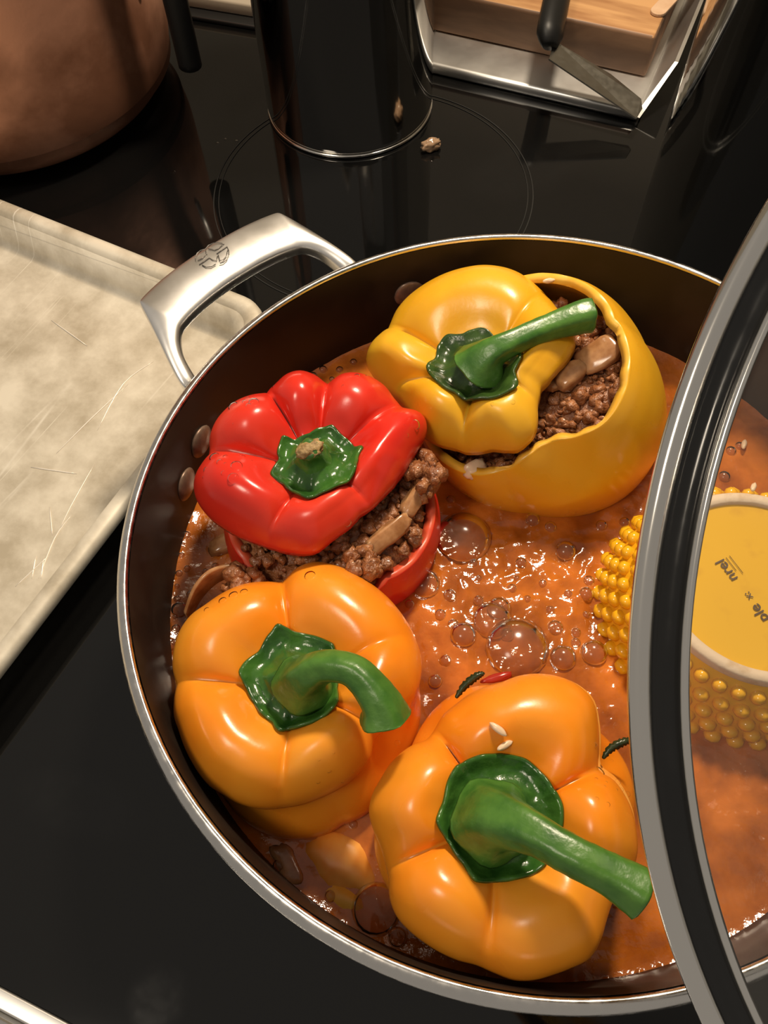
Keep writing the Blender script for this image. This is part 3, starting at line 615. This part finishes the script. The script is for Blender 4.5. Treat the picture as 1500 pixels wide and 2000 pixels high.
# ------------------------------------------------------------------ upturned corn dish
dish = thing('corn_dish', 'upturned yellow dish with moulded corn kernels, seen through the glass lid', 'dish', (.0875, -.0195, .050), (0, 0, math.radians(-40)))
AX, BX = .0415, .0400     # foot ring half axes
sh = [(1.37, -.020), (1.33, .0), (1.27, .012), (1.16, .023), (1.03, .031), (.98, .0335)]
V, F = revolve(sh, 96, False, AX, BX); V = [(x, y, z) for x, y, z in V]
obj('dish_wall', V, F, M['kernel'], dish)
V, F = revolve([(1.01, .0325), (1.005, .0355), (.985, .0365), (.90, .0365), (.885, .0355), (.88, .0335)], 96, False, AX, BX); obj('foot_ring', V, F, M['bisque'], dish)
V, F = revolve([(.89, .0345), (.80, .0337), (.4, .0333), (0, .0332)], 96, False, AX, BX); obj('glazed_base', V, F, M['glaze'], dish)
km = None; rows = 7
for r_ in range(rows):
    t = r_/(rows-1); z = -.010+t*.0385; s = lerp_tab([(b, a) for a, b in sh], z)+.015
    per = 40
    for k in range(per):
        a = 2*PI*(k+.5*(r_ % 2))/per
        if km is None:
            bm = bmesh.new(); bmesh.ops.create_uvsphere(bm, u_segments=8, v_segments=5, radius=1)
            km = bpy.data.meshes.new('kernel'); bm.to_mesh(km); bm.free(); km.materials.append(M['kernel']); km.polygons.foreach_set('use_smooth', [True]*len(km.polygons))
        o = bpy.data.objects.new('kernel', km); C.objects.link(o); o.parent = dish
        o.location = (AX*s*math.cos(a), BX*s*math.sin(a), z)
        o.rotation_euler = (0, -.5-.3*t, math.atan2(math.sin(a)/BX, math.cos(a)/AX))
        o.scale = (.0034, .0036*s/1.3, .0029)
def text_mesh(txt, size):
    cu = bpy.data.curves.new('t', 'FONT'); cu.body = txt; cu.size = size; cu.extrude = .00005; cu.offset = .00004
    o = bpy.data.objects.new('t', cu); C.objects.link(o); dg = bpy.context.evaluated_depsgraph_get()
    me = bpy.data.meshes.new_from_object(o.evaluated_get(dg)); bpy.data.objects.remove(o); return me
mk_dir = Vector((.0763-.0879, -.0079+.0347, 0)).normalized()
def mark(txt, size, end, off):
    me = text_mesh(txt, size); me.name = 'maker_mark'; me.materials.clear(); me.materials.append(M['ink'])
    o = bpy.data.objects.new('maker_mark', me); C.objects.link(o)
    wd = max(v.co.x for v in me.vertices); upv = Vector((-mk_dir.y, mk_dir.x, 0))
    p = Vector((end[0], end[1], 0))-mk_dir*wd+upv*off
    o.parent = dish; o.matrix_parent_inverse = dish.matrix_world.inverted()
    m = Matrix((mk_dir, upv, Vector((0, 0, 1)))).transposed().to_4x4(); m.translation = Vector((p.x, p.y, .0838)); o.matrix_world = m; return o
bpy.context.view_layer.update()
mark('nrel', .0062, (.0763, -.0079), -.001)
mark('x:', .0042, (.0763+.0063, -.0079-.0145), -.001)
mark('ple', .0062, (.0763+.0085, -.0079-.0195), -.001)
for dx, ln in ((.0017, .0065), (.0034, .0085)):
    upv = Vector((-mk_dir.y, mk_dir.x, 0)); p = Vector((.0763, -.0079, .0838))-upv*(dx+.0005)
    V, F = tube([p, p-mk_dir*ln], .00011, 6); o = obj('maker_mark_line', V, F, M['ink'], dish); o.matrix_parent_inverse = dish.matrix_world.inverted()

# ------------------------------------------------------------------ glass lid (held up over the pan, tilted to the cook)
ln = Vector((.033, -.541, .840)).normalized(); la = Vector((1, 0, 0)); la = (la-ln*la.dot(ln)).normalized(); lb = ln.cross(la)
lid = thing('glass_lid', 'round glass lid with a steel band, held over the pan', 'lid')
lm = Matrix((la, lb, ln)).transposed().to_4x4(); lm.translation = Vector((.142, -.104, .233)); lid.matrix_world = lm
def lidpart(name, prof, m, close=True, n=240):
    o = obj(name, *revolve(prof, n, close), m, lid); fix_normals(o); return o
lidpart('outer_band', smooth_tab([(.1532, .0004), (.1545, .0012), (.1560, .0011), (.1569, .0002), (.1571, -.0012), (.1562, -.0020), (.1545, -.0016), (.1530, -.0014)], 4), M['steel'])
lidpart('black_channel', [(.1480, .0012), (.1500, -.0006), (.1520, -.0010), (.1534, .0002), (.1534, -.0012), (.1480, -.0024)], M['channel'])
lidpart('inner_band', smooth_tab([(.1468, .0016), (.1474, .0025), (.1482, .0024), (.1487, .0014), (.1484, .0002), (.1470, .0002)], 4), M['steel'])
lidpart('glass_dome', [(.1482, .0012)]+[(r*.1475, .0015+.020*(1-r*r)**.9) for r in (1, .97, .92, .85, .75, .6, .45, .3, .15, .08)]+[(0, .0215)], M['glass'], False, 160)
kb = obj('knob', *revolve([(0, .0205), (.016, .0205), (.016, .036), (.008, .042), (.008, .050), (.020, .056), (.022, .064), (.016, .069), (0, .070)], 48), M['steel'], lid)

# ------------------------------------------------------------------ baking sheet
TA = math.radians(-30.5); tray = thing('baking_sheet', 'scratched aluminium baking sheet beside the pan', 'baking sheet', (-.1115, .192, 0), (0, 0, TA))
LX, LY = .46, .33
def rrect(inset, z, r, n=8):
    out = []
    x0, x1, y0, y1 = -LX+inset, -inset, -LY+inset, -inset
    for (cx, cy, a0) in ((x1-r, y1-r, 0), (x0+r, y1-r, 90), (x0+r, y0+r, 180), (x1-r, y0+r, 270)):
        for k in range(n+1):
            a = math.radians(a0+90*k/n); out.append((cx+r*math.cos(a), cy+r*math.sin(a), z))
    return out
rowsT = [rrect(.0005, .0195, .022), rrect(0, .0225, .0225), rrect(.0008, .0250, .022), rrect(.003, .0262, .020), rrect(.0065, .0262, .018), rrect(.0090, .0250, .016), rrect(.0105, .0225, .015), rrect(.0150, .007, .014), rrect(.0170, .0038, .014), rrect(.0205, .0024, .013), rrect(.05, .0022, .01)]
V = [p for r in rowsT for p in r]; n = len(rowsT[0]); F = []
nf = 5
def rowfaces(a, b): return [(a*n+k, b*n+k, b*n+(k+1) % n, a*n+(k+1) % n) for k in range(n)]
Fr = []; Ff = []
for a in range(len(rowsT)-1): (Fr if a < 6 else Ff).extend(rowfaces(a, a+1))
Ff.append(tuple((len(rowsT)-1)*n+k for k in range(n)))
to = obj('rolled_rim', V, Fr, M['tray'], tray); fix_normals(to)
tf = obj('tray_floor', V, Ff, M['tray'], tray); s = tf.modifiers.new('t', 'SOLIDIFY'); s.thickness = .0012; s.offset = 1
fix_normals(tf)

SCR = [[(-.2355, .0807), (-.2315, .0634)], [(-.2229, .0752), (-.2300, .0618), (-.2349, .0386)], [(-.2461, .0349), (-.2316, .0515)], [(-.2146, .1070), (-.2238, .0815), (-.2279, .0678)], [(-.2018, .1608), (-.2199, .1383), (-.2369, .1151)],
       [(-.1883, .1770), (-.2048, .1610), (-.2159, .1292)], [(-.2341, .0501), (-.2336, .0385)], [(-.2383, .0519), (-.2384, .0388)], [(-.2544, .2134), (-.2296, .1915)], [(-.2498, .1068), (-.2236, .1009)]]
for q in SCR:
    P = spline([(x, y, .0024) for x, y in q], 4); o = obj('scratch', *tube(P, [(.00042)*math.sin(PI*(i+.6)/(len(P)+.2)) for i in range(len(P))], 6), M['scratch'], tray); o.matrix_parent_inverse = (Matrix.Translation((-.1115, .192, 0)) @ Matrix.Rotation(TA, 4, 'Z')).inverted()
# ------------------------------------------------------------------ copper pot
cp = thing('copper_pot', 'tall tarnished copper pot with a black iron handle', 'pot', (-.312, .447, 0))
prof = smooth_tab([(0, .0), (.07, .0005), (.098, .004), (.1125, .016), (.1185, .036), (.1195, .07), (.1195, .12), (.1195, .20)], 5)
obj('pot_wall', *revolve([(r, z) for r, z in prof]+[(.1215, .202), (.1165, .202), (.1165, .02), (0, .015)], 128), M['copper'], cp)
an = math.radians(-22.2)
P = spline([(.1530, 0, .049), (.1535, 0, .09), (.1535, 0, .14), (.1530, 0, .175), (.150, 0, .190)], 6)
V, F = tube(P, .0078, 16, True, 0, 5, 1.15); hdl = obj('iron_handle', V, F, M['iron'], cp, rot=(0, 0, an))
V, F = box(.1185, .152, -.007, .007, .176, .190); bevel(obj('handle_bracket', V, F, M['iron'], cp, rot=(0, 0, an)), .003)
V, F = box(.1185, .150, -.006, .006, .128, .140); bevel(obj('handle_bracket', V, F, M['iron'], cp, rot=(0, 0, an)), .003)
obj('pale_streak', *tube([(.1197*math.cos(an+.10), .1197*math.sin(an+.10), .082), (.1197*math.cos(an+.16), .1197*math.sin(an+.16), .125)], .0024, 8), M['steel_brushed'], cp)  # short pale raised streak on the pot wall near the handle

# ------------------------------------------------------------------ tall steel pot in the middle, dark pot at the side
kp = thing('steel_pot', 'tall mirror polished steel pot standing on the burner ring', 'pot', (-.0660, .4095, 0))
obj('pot_wall', *revolve([(0, .001), (.058, .001), (.0590, .004), (.0597, .007), (.0597, .19), (.0609, .192), (.0585, .192), (.0580, .01), (0, .008)], 160), M['steel_mirror'], kp)
obj('base_ring', *revolve([(.0591+.0011*math.cos(a), .0016+.0012*math.sin(a)) for a in [2*PI*k/10 for k in range(10)]], 160, True), M['steel'], kp)
dp = thing('dark_pot', 'wide dark polished pot standing behind the pan', 'pot', (.2080, .2040, 0))
obj('pot_wall', *revolve([(0, .001), (.105, .001), (.1085, .004), (.1100, .010), (.1100, .21), (.1115, .212), (.108, .212), (.107, .01), (0, .008)], 160), M['steel_dark'], dp)
V, F = tube(spline([(.108, -.03, .17), (.135, -.03, .172), (.142, 0, .173), (.135, .03, .172), (.108, .03, .17)], 6), .005, 12)
obj('side_handle', V, F, M['steel_dark'], dp, rot=(0, 0, math.radians(20)))

# ------------------------------------------------------------------ steel tray with the board, spatula, stick
SA = math.radians(-25.5)
stt = thing('steel_tray', 'shallow brushed steel tray holding a wooden board', 'tray', (.1365, .3725, 0), (0, 0, SA))
bevel(obj('tray_base', *box(-.170, 0, 0, .22, .0001, .0085), M['steel_brushed'], stt), .003, 4)
V = [(-.0015, .002, .006), (.006, .004, .006), (.020, .05, .050), (.020, .22, .050), (.0185, .22, .052), (.0185, .05, .052), (.0045, .004, .0085), (-.002, .22, .006), (-.002, .22, .0085)]
V = [(-.003, .001, .004), (.001, .0, .004), (.014, .03, .030), (.014, .22, .030), (.001, .22, .004), (-.003, .22, .004), (.0115, .03, .030), (.0115, .22, .030)]
F = [(0, 1, 2, 6), (1, 4, 3, 2), (6, 2, 3, 7), (0, 6, 7, 5), (0, 5, 4, 1), (4, 5, 7, 3)]
sw = obj('tray_wall', V, F, M['steel_brushed'], stt, smooth=False); fix_normals(sw)
bd = thing('cutting_board', 'thick oak board with shade painted into its edge, lying in the steel tray', 'board', (.1365, .3725, .0088), (0, 0, SA))
V, F = box(-.19, -.006, .038, .21, 0, .030); b1 = obj('board_core', V, F, None, bd, mats=[M['wood'], M['wood_side']], fm=[1, 0, 1, 1, 1, 1]); bevel(b1, .0025)
spt = thing('offset_spatula', 'spatula with a black handle and a flat steel blade across the tray', 'spatula')
def pts_plate(q, th, name, m):
    nrm = (q[1]-q[0]).cross(q[3]-q[0]).normalized()*th
    V = list(q)+[p+nrm for p in q]; n = len(q)
    F = [tuple(range(n-1, -1, -1)), tuple(range(n, 2*n))]+[(k, (k+1) % n, n+(k+1) % n, n+k) for k in range(n)]
    o = obj(name, V, F, m, spt, smooth=False); fix_normals(o); return o
bl = pts_plate([Vector(p) for p in ((.0700, .3880, .0400), (.1290, .3560, .0150), (.1345, .3650, .0155), (.1345, .3720, .0180), (.1150, .3900, .0255), (.0765, .4080, .0400))], .0012, 'blade', M['blade'])
V, F = tube(spline([(.0725, .3985, .0425), (.0730, .4080, .0475), (.0790, .4300, .0520), (.0860, .4560, .0540), (.0980, .5000, .0560), (.1050, .53, .0560)], 6), [.0045+.0035*min(1, i/5) for i in range(31)], 16, True, 0, 5, 1.3)
obj('handle', V, F, M['knife_handle'], spt)
V, F = [], []
for k in range(9): V.append((.0055*math.cos(PI+PI*k/8), .0055*math.sin(PI+PI*k/8), 0))
V += [(.0055, .11, 0), (-.0055, .11, 0)]; n = len(V); V += [(x, y, .0022) for x, y, z in V]
F = [tuple(range(n-1, -1, -1)), tuple(range(n, 2*n))]+[(k, (k+1) % n, n+(k+1) % n, n+k) for k in range(n)]
stk = obj('wooden_stick', V, F, M['stick'], loc=(.1545, .4370, .0390), rot=(0, 0, math.radians(-38)), smooth=False); bevel(stk, .0005, 2)
tag(stk, 'flat pale wooden stick with a rounded end on the oak board', 'stick')

# ------------------------------------------------------------------ bits on the cooktop
tag(blob('food_crumb', .0052, M['crumb'], None, 5, (-.0108, .3554, .0042), (0, 0, .3), (1.3, .8, .85), .6, 3, 2.2), 'small glistening crumb on the cooktop beside the tall steel pot', 'crumb')
for (x, y, r) in ((-.1611, .374, .0011), (-.1558, .378, .0009), (-.1477, .3752, .0012), (-.1899, .3461, .0011)):
    o = bpy.data.objects.new('water_drop', drop_mesh); C.objects.link(o); o.location = (x, y, .0001); o.scale = (r, r, r*.7)
    tag(o, 'tiny water drop on the black glass by the copper pot', 'water drop', 'water drops on the cooktop')
